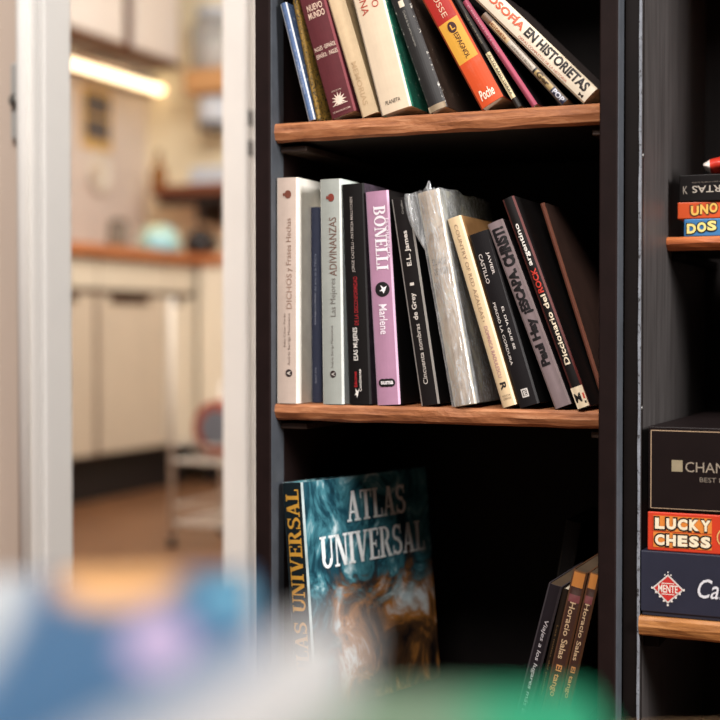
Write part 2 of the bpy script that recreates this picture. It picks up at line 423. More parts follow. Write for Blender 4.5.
book('black paperback with small white title leaning on the pink one', 'middle', .016, (421, 406.5), (391, 200), 18.5, None, .15,
     tone((36, 31, 31)), cover=tone((20, 18, 20)), edge=tone((176, 172, 166), worn=(60, 58, 58), wamt=.6),
     txt=[('Cincuenta sombras', 'up', .34, .58, .10, .39, (206, 198, 190), .008), ('de Grey', 'up', .30, .64, .41, .54, (222, 214, 206), .018), ('1', 'up', .38, .60, .575, .589, (222, 214, 206), .0),
          ('E.L. James', 'up', .38, .7, .67, .84, (225, 218, 210), .022), ('Grijalbo', 'up', .5, .64, .92, .985, (150, 146, 140), .0)])

# old book in crinkled clear plastic
def old_cover(name, stops, sc):
    t = NT(name); n1 = t.noise(sc, t.coord((1, 1, .5)), 8, .7, .8); t.base(t.ramp(n1, [(p, lin(c)) for p, c in stops])); t.set(.7); return t.m
oc = old_cover('faded_cover', [(.3, (92, 100, 88)), (.42, (150, 128, 104)), (.52, (186, 166, 142)), (.62, (172, 172, 156)), (.72, (120, 136, 126)), (.85, (120, 88, 66))], 26)
ocs = old_cover('faded_side', [(.3, (30, 28, 26)), (.5, (84, 86, 76)), (.62, (140, 136, 110)), (.8, (176, 176, 164))], 30)
book('faded old book wrapped in crinkled clear plastic', 'middle', .010, (454, 406.5), (417, 193), 28, None, .16, oc, cover=ocs, slack=.0016, edge=tone((196, 186, 164), var=.25),
          txt=[('EL ASE', 'h', .18, .82, .655, .685, (112, 102, 90), .0), ('DE MI SER', 'h', .2, .84, .61, .64, (112, 102, 90), .0)],
          pages=OLDPAPER, bulge=.003)
th_w, h_w = .0, 0
def plastic_mat():
    t = NT('crinkled_plastic'); nt = t.t; out = nt.nodes['Material Output']
    tr = t.n('ShaderNodeBsdfTransparent'); gl = t.n('ShaderNodeBsdfGlossy'); gl.inputs['Roughness'].default_value = .16; gl.inputs['Color'].default_value = (.9, .92, .95, 1)
    df = t.n('ShaderNodeBsdfDiffuse'); df.inputs['Color'].default_value = (.8, .82, .83, 1)
    m1 = t.n('ShaderNodeMixShader'); m1.inputs[0].default_value = .6; t.l(gl.outputs[0], m1.inputs[1]); t.l(df.outputs[0], m1.inputs[2])
    n1 = t.noise(60, t.coord((1.6, 1.6, .35)), 5, .6, 2.2)
    fac = t.ramp(n1, [(.36, BW(.22)), (.50, BW(.34)), (.55, BW(.66)), (.59, BW(.26)), (.72, BW(.5))])
    m2 = t.n('ShaderNodeMixShader'); t.l(fac, m2.inputs[0]); t.l(tr.outputs[0], m2.inputs[1]); t.l(m1.outputs[0], m2.inputs[2]); t.l(m2.outputs[0], out.inputs[0])
    b = t.n('ShaderNodeBump'); b.inputs['Strength'].default_value = .45; b.inputs['Distance'].default_value = .002; t.l(n1, b.inputs['Height'])
    t.l(b.outputs[0], gl.inputs['Normal']); return t.m
def wrapper(root, th, h, cw):
    # one crumpled sheet folded round spine and boards, gathered into a tuft on top
    mb = MB(); nu, nv = 40, 60; path = []
    e = .0012
    pts = [(-e, cw * .55), (-e, .0), (-e + .001, -.004), (th / 2, -.0075), (th + e - .001, -.004), (th + e, 0), (th + e, cw * .9)]
    L = [0]
    for a, b in zip(pts, pts[1:]): L.append(L[-1] + hypot(b[0] - a[0], b[1] - a[1]))
    knots = [0, .14, .18, .45, .72, .76, 1]
    def at(q):
        for i in range(len(knots) - 1):
            if q <= knots[i + 1]:
                k = (q - knots[i]) / (knots[i + 1] - knots[i]); a, b = pts[i], pts[i + 1]; return a[0] + (b[0] - a[0]) * k, a[1] + (b[1] - a[1]) * k
        return pts[-1]
    for j in range(nv + 1):
        v = j / nv
        for i in range(nu + 1):
            q = i / nu; x, y = at(q); z = h * (v * 1.006 - .002)
            nx = noise.noise(Vector((q * 14, v * 7, 1.3))); ny = noise.noise(Vector((q * 22, v * 13, 5.1)))
            out = -1 if q < .2 else (1 if q > .72 else 0)
            x += out * abs(nx) * .0008 + (nx * .0003 if out == 0 else 0); y -= (abs(ny) * .0016 if out == 0 else 0)
            if v > .74 and .125 < q < .24:                        # loose fold bulging to the left near the top
                k_ = max(0, 1 - abs(q - .168) / .045); x -= .0135 * sin((v - .74) / .26 * pi * .66) * k_; y -= .0035 * k_
            if v > .9:                                    # gathered top
                z += .0045 * ny + (.007 * math.exp(-((q - .55) / .06) ** 2)) * (v - .9) / .1; x += (.003 * ny if v > .97 and out == 0 else 0)
            mb.v.append((x, y, max(z, .0006)))
    for j in range(nv):
        for i in range(nu):
            a = j * (nu + 1) + i; mb.f.append([a, a + 1, a + nu + 2, a + nu + 1]); mb.m.append(0)
    o = mb.build('plastic_wrapper', plastic_mat(), root, smooth=True); o['label'] = 'crinkled clear plastic wrapper with a tuft at the top'
    return o
book('narrow cream paperback with letter-spaced grey title', 'middle', .012, (502.5, 409.5), (447, 221), 14.5, None, .14, tone((214, 188, 150), var=.06), cover=tone((150, 112, 72)), edge=tone((222, 200, 166)),
     txt=[('COUNTRY OF RED AZALEAS', 'down', .36, .62, .46, .96, (150, 124, 100), .0), ('·', 'down', .4, .55, .445, .45, (150, 124, 100), .02), ('DOMNICA RADULESCU', 'down', .36, .62, .15, .42, (170, 120, 130), .0), ('ROCA', 'h', .25, .8, .05, .06, (120, 100, 84), .0), ('LIBROS', 'h', .25, .8, .035, .045, (120, 100, 84), .0)],
     emb=[('R', 'down', .3, .72, .085, .125, (40, 34, 30))])
book('charcoal paperback with two lines of small white capitals', 'middle', .013, (519.5, 410), (469, 237), 23, None, .15, tone((32, 28, 30)), cover=tone((20, 18, 20)), edge=tone((52, 48, 50)),
     txt=[('JAVIER', 'down', .56, .74, .75, .88, (206, 196, 190), .012), ('CASTILLO', 'down', .18, .37, .71, .88, (206, 196, 190), .012), ('EL DÍA QUE SE', 'down', .54, .70, .32, .565, (212, 204, 198), .012), ('PERDIÓ LA CORDURA', 'down', .2, .36, .24, .60, (212, 204, 198), .012)],
     emb=[(SQ, 'h', .32, .66, .05, .098, (206, 200, 194)), (SQ, 'h', .38, .6, .058, .09, (32, 28, 30)), ('E', 'h', .42, .58, .06, .086, (206, 200, 194))])
book('mauve-grey paperback with heavy condensed black lettering', 'middle', .012, (555, 410.5), (487, 226), 17, None, .14, tone((132, 116, 118), var=.08), cover=tone((40, 34, 36)), edge=tone((150, 134, 134)),
     txt=[('Paul Hay', 'up', .18, .86, .22, .475, (22, 18, 20), .055), ('¡ESCAPA,', 'up', .14, .88, .50, .74, (22, 18, 20), .06), ('CHRIST!', 'up', .14, .88, .755, .965, (22, 18, 20), .06)])
book('tall black hardback with white and red bold lettering at the right end', 'middle', .008, (578, 413), (502, 203), 17.6, None, .165, tone((30, 25, 25)), cover=tone((28, 22, 22)), edge=tone((84, 34, 30), worn=(190, 184, 176), wamt=.66),
     txt=[('Diccionario', 'up', .30, .72, .205, .45, (228, 212, 186), .018), ('del', 'up', .30, .70, .468, .535, (228, 212, 186), .018), ('ROCK', 'up', .24, .70, .545, .66, (196, 58, 46), .028), ('argentino', 'up', .26, .70, .675, .875, (236, 230, 222), .022)],
     emb=[(SQ, 'h', .02, .98, .004, .1, (226, 208, 178)), ('M', 'h', .1, .62, .03, .072, BLACK), (SQ, 'h', .76, .9, .04, .066, (190, 60, 44)), (SQ, 'h', .76, .9, .02, .03, BLACK)], hard=False)
book('slim reddish-brown hardback leaning at the far right of the row', 'middle', .055, (604, 405), (540, 201), 4.6, None, .16, tone((112, 66, 52)), cover=paint((78, 54, 46), .6, .2, 50), edge=tone((120, 74, 56)))

ob = [o for o in stand_row() if 'wrapped' in o['label']][0]
cvs = [c for c in ob.children if c.name.startswith('cover')][0].data.vertices
wrapper(ob, max(v.co.x for v in cvs), max(v.co.z for v in cvs), .16)

# ------------------------------------------------------------------ upper row
book('slim blue booklet with worn white edges, first on the left', 'upper', .012, (308.5, 124), (280, 7), 8, None, .14, paint((84, 104, 140), .7, .15, 60, spec=.15, worn=(190, 195, 205), wamt=.58), edge=paint((205, 205, 205), .8, .2, 60, spec=.1, worn=(90, 108, 140), wamt=.6),
     txt=[('LA TIERRA EN LA LITERATURA', 'down', .34, .62, .22, .52, (168, 180, 206), .0)])
book('narrow yellow and black patterned paperback beside the maroon dictionary', 'upper', .014, (319.5, 122), (289, 0), 7, .205, .13, paint((150, 116, 46), .6, .3, 110, worn=(30, 24, 18), wamt=.5))
book('maroon dictionary with a white sunburst near the foot of its spine', 'upper', .010, (331.5, 121), (298.5, 0), 28.5, .166, .13, tone((88, 37, 42), var=.1), cover=tone((72, 26, 32)), edge=tone((110, 46, 52)),
     txt=[('NUEVO', 'h', .22, .84, .66, .70, (210, 180, 160), .02), ('MUNDO', 'h', .2, .86, .612, .652, (210, 180, 160), .02), ('INGLÉS · ESPAÑOL', 'h', .08, .95, .415, .447, (214, 190, 172), .012), ('ESPAÑOL · INGLÉS', 'h', .08, .95, .37, .402, (214, 190, 172), .012),
          ('DICCIONARIO DEL NUEVO MUNDO', 'h', .14, .86, .026, .036, (214, 190, 172), .0), ('EDICIONES', 'h', .3, .7, .15, .158, (200, 176, 160), .0)],
     emb=[(star(12, .22), 'h', .2, .8, .043, .145, (226, 204, 186)), (SQ, 'h', .18, .82, .018, .064, tone((88, 37, 42), var=.1)), (SQ, 'h', .2, .8, .066, .07, (226, 204, 186))])
book('worn cream book with faded torn spine right of the maroon dictionary', 'upper', .013, (362, 119), (327, 0), 16.5, .15, .13, paint((214, 188, 152), .8, .12, 40, worn=(150, 100, 58), wamt=.70), cover=tone((170, 140, 104)), pages=OLDPAPER,
     txt=[('MEMORIAS', 'down', .3, .62, .07, .37, (196, 166, 130), .02)])
book('thick cream paperback with thin red title letters', 'upper', .008, (381.5, 118.5), (352, 0), 33, .142, .145, tone((214, 194, 168), var=.05), cover=paint((34, 104, 84), .5, .5, 60, worn=(225, 220, 208), wamt=.6), edge=tone((216, 202, 182)),
     txt=[('CHINA', 'down', .2, .44, .70, .93, (176, 74, 58), .0), ('VERSO', 'down', .58, .80, .73, .93, (176, 74, 58), .0), ('PLANETA', 'h', .22, .72, 0.058, 0.085, (60, 50, 44), .008, .3)])
book('black paperback with scuffed edges and a small cream square', 'upper', .013, (430, 114.5), (390, 0), 18, .195, .14, paint((40, 38, 38), .5, .2, 60, worn=(110, 108, 104), wamt=.68), cover=paint((66, 48, 38), .7, .4, 50, worn=(190, 180, 166), wamt=.62), edge=paint((60, 58, 58), .6, .3, 60, worn=(225, 220, 210), wamt=.56), bulge=.0015,
     txt=[('Ciudad de los perros muertos', 'down', .42, .58, .34, .53, (150, 146, 138), .0), ('Vargas Ll', 'down', .4, .6, .60, .74, (196, 190, 180), .01)],
     emb=[(SQ, 'h', .38, .66, .55, .585, (216, 204, 182)), (SQ, 'h', .0, .98, .0, .03, (150, 132, 108))])
lh = .15
book('red, yellow and orange dictionary of the upper row', 'upper', .009, (481, 112.5), (420.5, 0), 29.5, lh, .12, bands(lh, [(0, (206, 78, 36)), (.313, (214, 158, 60)), (.608, (168, 40, 32))], .4), cover=tone((46, 26, 22)), edge=tone((170, 70, 40)),
     txt=[('LAROUSSE', 'down', .4, .62, 0.639, 0.995, (214, 176, 150), .0), ('ESPAGNOL', 'down', .46, .66, 0.332, 0.514, (66, 34, 26), .004), ('Poche', 'h', .2, .82, 0.038, 0.107, (240, 226, 206), .02, .3)],
     emb=[(disc(), 'h', .36, .72, 0.520, 0.595, (60, 30, 26)), ('L', 'h', .48, .64, 0.539, 0.577, (214, 158, 60))])
book('dark thin paperback with a cream title label on its spine', 'upper', .016, (518, 108), (456, 0), 8, .142, .12, paint((40, 34, 30), .6, .3, 80), cover=tone((24, 20, 20)),
     emb=[(SQ, 'h', .06, .94, 0.072, 0.432, (208, 190, 150))], txt=[('ALTO BAJO TIERRA', 'down', .26, .74, 0.096, 0.414, (40, 32, 28), .01), ('VIAJE DE LOS ANDES', 'down', .3, .6, 0.504, 0.744, (150, 140, 120), .0)])
book('slim magenta paperback between two dark spines', 'upper', .014, (532, 106), (461.5, 0), 7, .124, .12, tone((158, 72, 92), var=.1), cover=tone((30, 20, 24)), txt=[('EL FANTASMA DE LA ROSA', 'down', .34, .6, .5, .95, (206, 150, 160), .0)])
gh = .118
gb = bands(gh, [(0, (40, 42, 66)), (.15, (176, 150, 100)), (.35, (30, 26, 26)), (.37, (190, 180, 166)), (.68, (196, 170, 128)), (.9, (120, 92, 70))], .5)
book('banded cream and navy paperback under the steeply tilted white one', 'upper', .014, (562, 104.5), (482, 8), 12.5, gh, .13, gb, cover=tone((26, 22, 22)), edge=tone((120, 108, 96)),
     txt=[('Ger', 'down', .22, .86, 0.195, 0.331, (70, 52, 34), .03), ('POP', 'down', .2, .84, 0.017, 0.136, (206, 206, 216), .03), ('ANIMALES Y BESTIAS', 'down', .34, .6, 0.390, 0.644, (150, 140, 128), .0), ('HISTORIETA', 'down', .3, .64, 0.712, 0.915, (150, 84, 44), .01)])
book('white comic-style paperback tilted furthest over, orange and black capitals', 'upper', .011, (583, 104), (475, 0), 20, .155, .16, paint((232, 218, 196), .5, .07, 50, spec=.3), cover=paint((44, 34, 32), .7, .3, 60), edge=tone((214, 198, 172)),
     txt=[('FILOSOFÍA', 'down', .44, .92, 0.590, 0.995, (206, 92, 62), .03), ('EN HISTORIETAS', 'down', .42, .92, 0.042, 0.569, (32, 26, 26), .035), ('OBRAS COMPLETAS DE LA HISTORIA', 'down', .14, .27, 0.166, 0.583, (196, 130, 112), .0)],
     emb=[('M', 'down', .14, .3, 0.028, 0.062, (60, 50, 46))])

stand_row()
# ------------------------------------------------------------------ lower compartment
def atlas_mat():
    t = NT('earth_picture'); v = t.coord((1, 1, 1)); sp = t.n('ShaderNodeSeparateXYZ'); c = t.n('ShaderNodeTexCoord'); t.l(c.outputs['Object'], sp.inputs[0])
    n1 = t.noise(17, v, 9, .65, 1.6); n2 = t.noise(15, t.coord((1, 1.3, 1)), 8, .6, 1.0)
    sea = t.ramp(n1, [(.34, lin((8, 22, 30))), (.47, lin((20, 62, 76))), (.57, lin((66, 124, 136))), (.67, lin((190, 208, 212)))])
    land = t.ramp(n2, [(.36, lin((16, 14, 16))), (.48, lin((74, 50, 30))), (.57, lin((158, 104, 48))), (.68, lin((206, 214, 216)))])
    ad = t.n('ShaderNodeMath', operation='MULTIPLY_ADD'); ad.inputs[1].default_value = .16; t.l(n1, ad.inputs[0]); t.l(sp.outputs['Z'], ad.inputs[2])
    mr = t.n('ShaderNodeMapRange'); mr.inputs['From Min'].default_value = .215; mr.inputs['From Max'].default_value = .175; t.l(ad.outputs[0], mr.inputs['Value'])
    ey = t.n('ShaderNodeMapRange'); ey.inputs['From Min'].default_value = .02; ey.inputs['From Max'].default_value = .05; t.l(sp.outputs['Y'], ey.inputs['Value'])
    mu = t.n('ShaderNodeMath', operation='MULTIPLY'); t.l(mr.outputs[0], mu.inputs[0]); t.l(ey.outputs[0], mu.inputs[1])
    t.base(t.mix(mu.outputs[0], sea, land)); t.set(.35, 0, .4); return t.m
d_at = .013
at_lean = radians(-5.0); at_th = .028; at_h = .2335; yaw = radians(-17)
base_s = max(.0016, fp(278, 487, d_at)[0]) + at_h * sin(-at_lean)
am = atlas_mat()
atl = make_book('atlas', 'large atlas with a swirling earth picture and white capitals, tilted in the lower compartment', None, wd(base_s, d_at, SH['lower'] + .0005), (0, at_lean, -A + yaw), at_th, at_h, .205,
          tone((26, 44, 52)), cover=am, edge=paint((170, 186, 188), .4, .25, 60), hard=True, bulge=.001,
          txt=[('ATLAS UNIVERSAL', 'up', .2, .82, .1, .97, (214, 160, 62), 'slab')],
          ctxt=[('ATLAS', .32, .80, .80, .935, (226, 230, 230), 'slab'), ('UNIVERSAL', .10, .94, .615, .755, (226, 230, 230), 'slab')])
hh = fp(573, 569, .014)[1] - SH['lower']; hh = hh / cos(radians(12.5))
tango = lambda: bands(hh, [(0, (62, 36, 28)), (.80, (120, 62, 66)), (.84, (62, 36, 30)), (.885, (190, 122, 58)), (.965, (120, 80, 46))], .5)
def low(label, x_tl, y_tl, lean, th, h, cw, d, spine, **k):
    s, z = fp(x_tl, y_tl, d); lean = radians(lean)
    zz = SH['lower'] + th * sin(lean) + .0004; s0 = s - (z - zz) * tan(lean)
    h = (z - zz) / cos(lean)
    s0, zz, th, lean = settle('lower', s0, th, h, lean, d, d + cw, 0, -1)
    return make_book('book', label, 'books on the lower shelf', wd(s0, d, zz), (0, lean, -A), th, h, cw, spine, **k), h
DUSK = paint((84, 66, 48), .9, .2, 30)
tt = lambda: [('Horacio Salas', 'down', .3, .7, .49, .82, (206, 176, 140), .012), ('El tango', 'down', .22, .72, .27, .455, (214, 150, 92), .016)]
low('brown book with orange top band, right twin touching the side panel', 589.3, 570.5, 12.5, .0155, hh, .14, .0145, tango(), pages=DUSK, cover=tone((50, 32, 26)), edge=tone((96, 64, 44)), txt=tt())
low('brown book with orange top band, left twin of the lower right pair', 573, 569, 12.5, .0155, hh, .14, .014, tango(), pages=DUSK, cover=tone((50, 32, 26)), edge=tone((96, 64, 44)), txt=tt())
low('dark brown spine squeezed left of the orange-banded twins', 569, 588, 13.2, .010, .17, .13, .022, tone((46, 34, 24)), txt=[('Los mitos del pueblo', 'down', .3, .62, .3, .76, (110, 84, 50), .0)])
low('dark purple-grey paperback with white script title leaning right', 548.5, 583, 14.3, .0135, .17, .13, .02, tone((44, 38, 44)), cover=tone((24, 20, 22)), edge=tone((66, 60, 64)), pages=DUSK,
    txt=[('Viajes a los lugares más bellos', 'down', .34, .7, .05, .77, (190, 186, 190), .006, .2)])
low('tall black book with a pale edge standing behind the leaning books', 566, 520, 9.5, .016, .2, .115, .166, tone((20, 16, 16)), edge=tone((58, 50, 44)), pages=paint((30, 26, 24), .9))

# ------------------------------------------------------------------ second bookcase with board games
d2 = .0255; s2 = SR + PT + .0012
b2 = thing('bookcase', 'dark bookcase with board games, right beside the book-filled one', 'bookcase', wd(s2, d2, 0), (0, 0, -A))
P2 = .0135; W2 = .62
blk = paint((15, 9, 8), .6, .2, 30, spec=.14)
lit = NT('streaky_lit_paint')  # streaky black panel with its grey lit sheen put into the colour
nn = lit.noise(3, lit.coord((40, 40, 3)), 6, .6); sp_ = lit.noise(70, detail=4)
cc = lit.mix(lit.ramp(sp_, [(.74, BW(0)), (.77, BW(.5))]), lit.ramp(nn, [(.3, lin((52, 48, 47))), (.7, lin((72, 68, 67)))]), lin((150, 146, 142)))
lit.base(cc); lit.set(.5, 0, .35)
MB().box(0, P2, 0, .37, 0, 1.5).build('side_panel', [blk], b2, bevel=.0006)
MB().box(P2, P2 + .0012, .004, .362, .03, 1.46).build('lit_panel_face', lit.m, b2)
MB().box(W2 - P2, W2, 0, .37, 0, 1.5).build('side_panel', blk, b2, bevel=.0006)
MB().box(P2, W2 - P2, .362, .369, .03, 1.46).build('back_panel', inner, b2)
MB().box(0, W2, -.004, .37, 1.5, 1.518).build('top_board', blk, b2, bevel=.001)
# worn pale front edge
we = MB(); nz = 90
for k in range(nz + 1):
    z = .03 + 1.45 * k / nz; j = noise.noise(Vector((0, 3.3, z * 30))) * .0007
    we.v += [(P2 - .0004 + j, -.0005, z), (P2 + .0013 + j * .4, -.0005, z), (P2 + .0014, .003, z), (P2 - .0004 + j, .001, z)]
for k in range(nz):
    for i in range(4): we.f.append([k * 4 + i, k * 4 + (i + 1) % 4, k * 4 + 4 + (i + 1) % 4, k * 4 + 4 + i]); we.m.append(0)
we.build('worn_edge', paint((128, 132, 140), .6, .3, 60, worn=(54, 52, 52), wamt=.54), b2)
for zc in (fs(643, 155, s2 + P2 + .002)[1], fs(643, 408, s2 + P2 + .002)[1]):
    MB().lathe([(0, P2 + .0026), (.0022, P2 + .0024), (.003, P2 + .0012)], .010, zc, 14, axis='x').build('screw', paint((90, 88, 86), .4, .1, 40, .8), b2, smooth=True)
MB().box(P2 + .001, P2 + .0016, .0075, .013, zc - .3, zc + .5).build('shelf_track', paint((28, 23, 22), .45, .5, 90, worn=(90, 86, 84), wamt=.66), b2)
boardo = wood((150, 76, 36), (190, 104, 52), (206, 128, 72), (2.2, 30, 30), .55, .6)
board2 = wood((118, 68, 30), (176, 116, 62), (200, 142, 86), (2.2, 30, 30), .5, .6)
dU = .125                                      # depth of the upper games board
zU = fp(690, 236.5, d2 + dU)[1]; zL = fp(640, 616, d2)[1]
rough_board('shelf_board', P2 + .0014, W2 - P2, dU, .312, zU - fp(690, 236.5, d2 + dU)[1] * 0 - .0135, zU, boardo, b2, seed=11, amp=.0012)
rough_board('shelf_board', P2 + .0014, W2 - P2, -.003, .312, zL - .0185, zL, board2, b2, seed=12)
MB().box(P2 + .0014, P2 + .016, dU + .03, .36, zU - .022, zU - .0145).build('shelf_cleat', blk, b2, bevel=.001)
MB().box(P2 + .0014, P2 + .016, .02, .31, zL - .032, zL - .0195).build('shelf_cleat', blk, b2, bevel=.001)
MB().box(P2, W2 - P2, .0, .312, .06, .08).build('base_board', blk, b2, bevel=.001)
MB().box(P2, W2 - P2, .0, .312, 1.15, 1.168).build('upper_board', blk, b2, bevel=.001)

def game(name, label, px, w, h, dep, d, z, front, side, yaw=0, lid=None, draw=None, cat='game box', top=None):
    s = max(fp(px, 300, d)[0], s2 + P2 + .0018 - min(0, 0))
    root = thing(name, label, cat, wd(s, d, z + .0004), (0, 0, -A + yaw), 'board games in the right bookcase')
    if lid:
        MB().box(.0012, w - .0012, .0012, dep - .0012, 0, h * .9).build('box_base', side, root, bevel=.0006)
        MB().box(0, w, 0, dep, h * lid, h).build('box_lid', [front], root, bevel=.0009)
    else:
        MB().box(0, w, 0, dep, 0, h).build('carton', [front], root, bevel=.0009)
    if draw:
        L = Letters(); fn = lambda x0, x1, z0, z1, k=0: (lambda a, b: (x0 + a * (x1 - x0), -.0003 - .0001 * k, z0 + b * (z1 - z0)))
        L.root = root; draw(L, fn); L.build('box_lettering', root)
    return root
PX = 1 / 1130.0                              # metres per photo pixel across these fronts
def d_dos(L, fn):
    for k, (a, x) in enumerate((('D', .0025), ('O', .0125), ('S', .0225))):
        L.put(text2d(a, .07), fn(x - .0005, x + .0105, .0015 + k * .0012, .0135 + k * .0012, k), (30, 26, 22))
        L.put(text2d(a, .05), fn(x + .0006, x + .0096, .0028 + k * .0012, .0126 + k * .0012, k + 4), (236, 214, 130))
z0 = zU
dG = d2 + dU + .006
game('game_box', 'blue card game box with yellow letters at the bottom of the small stack', 683.5, .12, .0172, .09, dG, z0, paint((62, 118, 170), .4, .1, 40), paint((50, 96, 140)), draw=d_dos, yaw=radians(-1))
z0 += .0176
def d_uno(L, fn):
    for k, (a, x) in enumerate((('U', .0125), ('N', .0215), ('O', .0305))):
        L.put(text2d(a, .06), fn(x - .0005, x + .0095, .0018 + k * .0012, .0135 + k * .0012, k), (70, 34, 18))
        L.put(text2d(a, .045), fn(x + .0008, x + .0086, .003 + k * .0012, .0126 + k * .0012, k + 4), (222, 176, 84))
game('game_box', 'orange card game box in the middle of the small stack', 677, .12, .0165, .09, dG, z0, paint((200, 78, 34), .4, .1, 40), paint((190, 80, 40)), draw=d_uno, yaw=radians(1.5))
z0 += .0169
def d_cartas(L, fn):
    g = fn(.013, .058, .0085, .0155); L.put(text2d('CARTAS', .012), lambda a, b: g(1 - a, 1 - b), (170, 160, 148))
    g = fn(.0125, .06, .018, .0196); L.put(text2d('juego de naipes para toda la familia', 0), lambda a, b: g(1 - a, 1 - b), (120, 110, 100))
    L.put(text2d('K', .0), fn(.004, .0085, .0075, .0155), (150, 140, 130))
game('game_box', 'black card box with upside-down pale lettering on the orange one', 678.5, .13, .0265, .09, dG, z0, paint((18, 14, 14), .45, .2, 40, spec=.2), blk, draw=d_cartas, yaw=radians(-2))
z0 += .0269
# crumpled red packet on top
mb = MB(); nu, nv = 26, 18
s_, z_ = fp(702.5, 300, dG)
for j in range(nv):
    a = 2 * pi * j / nv
    for i in range(nu):
        x = .075 * i / (nu - 1); tp_ = min(1, i / 2.2) * min(1, (nu - 1 - i) / 2.2)
        k = noise.noise(Vector((x * 70, cos(a) * 2, sin(a) * 2))) * .0022
        ry, rz = .024 + k, (.0088 + k) * (.25 + .75 * tp_)
        zz = .0102 + rz * sin(a) * (1 if abs(sin(a)) < .8 else .95) + (.0016 * noise.noise(Vector((x * 120, 3, a))) if tp_ < .6 else 0)
        mb.v.append((x + (0.0015 * noise.noise(Vector((a * 3, 1, 1))) if i == 0 else 0), .03 + ry * cos(a), max(.0003, zz)))
for j in range(nv):
    for i in range(nu - 1): mb.f.append([j * nu + i, j * nu + i + 1, (j + 1) % nv * nu + i + 1, (j + 1) % nv * nu + i]); mb.m.append(2 if i < 2 else (1 if j in (13,) else 0))
mb.f.append([j * nu for j in range(nv)]); mb.m.append(2); mb.f.append([j * nu + nu - 1 for j in range(nv)][::-1]); mb.m.append(2)
pk = thing('card_packet', 'crumpled red packet lying on top of the small game stack', 'packet', wd(s_, dG + .002, z0), (0, radians(-4), -A + radians(4)), 'board games in the right bookcase')
mb.build('wrapper', [paint((198, 52, 36), .35, .15, 60), paint((232, 150, 90), .4, .1, 40), paint((226, 214, 204), .5, .15, 80)], pk, smooth=True)

d3 = d2 + .004
navy = paint((38, 40, 56), .5, .08, 40)
def d_carc(L, fn):
    L.put(text2d('Carr', .005, .3), fn(.0525, .088, .020, .0375, 1), (222, 222, 228))
    L.split('box_lettering', L.root)
    red = (196, 48, 44); cx, cz, r = .0255, .026, .0145
    L.put(DIA, fn(cx - r, cx + r, cz - r * .93, cz + r * .93, 1), (214, 206, 200))
    L.put(DIA, fn(cx - r * .86, cx + r * .86, cz - r * .8, cz + r * .8, 2), red)
    L.put(text2d('MENTE', .02), fn(cx - r * .62, cx + r * .62, cz - .0035, cz + .0035, 3), (236, 226, 214))
    L.put(SQ, fn(cx - r * .4, cx + r * .4, cz + .0046, cz + .0053, 3), (236, 226, 214)); L.put(SQ, fn(cx - r * .4, cx + r * .4, cz - .0053, cz - .0046, 3), (236, 226, 214))
    for k in range(9):                               # studs round the emblem
        a = (k - 4) / 4
        L.put(SQ, fn(cx + a * r - .0009, cx + a * r + .0009, cz - (1 - abs(a)) * r * 1.02 - .0009, cz - (1 - abs(a)) * r * 1.02 + .0009, 4), (226, 220, 214))
    for k in (-1, 0, 1):
        L.put(SQ, fn(cx + k * .0028 - .0006, cx + k * .0028 + .0006, cz + r - abs(k) * .0024, cz + r - abs(k) * .0024 + .0013, 4), (226, 220, 214))
hL = (fp(640, 551.5, d3)[1] - fp(640, 616, d3)[1])
game('game_box', 'wide navy board game box with a red diamond badge on the lower board', 639.5, .29, hL, .27, d3, zL, navy, paint((36, 38, 52)), draw=d_carc, yaw=radians(-3.0), lid=.06)
z1 = zL + hL + .0004
hC = fp(648, 511, d3)[1] - fp(648, 549.5, d3)[1]
def d_lucky(L, fn):
    for body, zb in (('LUCKY', .0195), ('CHESS', .0045)):
        L.put(SQ, fn(.0055, .0585, zb - .0012, zb + .0128, 0), (220, 132, 54))
        n = len(body)
        for k, ch in enumerate(body):
            x = .0065 + k * .0104
            L.put(text2d(ch, .09), fn(x - .0008, x + .0108, zb - .0009, zb + .0122, 1 + k % 2), (40, 22, 18))
            L.put(text2d(ch, .055), fn(x + .0006, x + .0094, zb + .0007, zb + .0108, 4), (240, 226, 196))
    L.split('box_lettering', L.root)
    for k in range(2):
        L.put(disc(), fn(.063 + .001 * k, .081 - .001 * k, .0065 + .001 * k, .0245 - .001 * k, k), ((236, 196, 120) if k == 0 else (190, 60, 40)))
    L.put(star(5, .2), fn(.067, .077, .0105, .0205, 3), (236, 196, 120))
game('game_box', 'red game box with cream capitals between two dark boxes', 648.5, .26, hC, .25, d3 + .002, z1, paint((206, 62, 36), .4, .1, 40), paint((150, 40, 30)), draw=d_lucky, yaw=radians(-2.2))
z2 = z1 + hC + .0004
hX = fp(650, 423.5, d3)[1] - fp(650, 508.5, d3)[1]
def d_chan(L, fn):
    g = (176, 150, 122); w = .28
    for a in ((.0022, w, hX - .004, hX - .0032), (.0022, .003, .003, hX - .0035), (.0022, w, .003, .0036)): L.put(SQ, fn(*a), g)
    L.split('gold_outline', L.root)
    L.put(SQ, fn(.0215, .0315, hX * .48, hX * .48 + .0105), (150, 138, 112)); L.put(text2d('CHANDON', .0), fn(.034, .1, hX * .48, hX * .48 + .0092), (150, 138, 122))
    L.put(text2d('BEST MOMENTS', .0), fn(.047, .098, hX * .37, hX * .37 + .0042), (130, 120, 108))
cb = game('game_box', 'large black gift box with thin gold outline on top of the red box', 649, .28, hX, .25, d3 + .002, z2, paint((24, 16, 16), .45, .15, 30, spec=.2), blk, draw=d_chan, yaw=radians(-2.2), lid=.02)

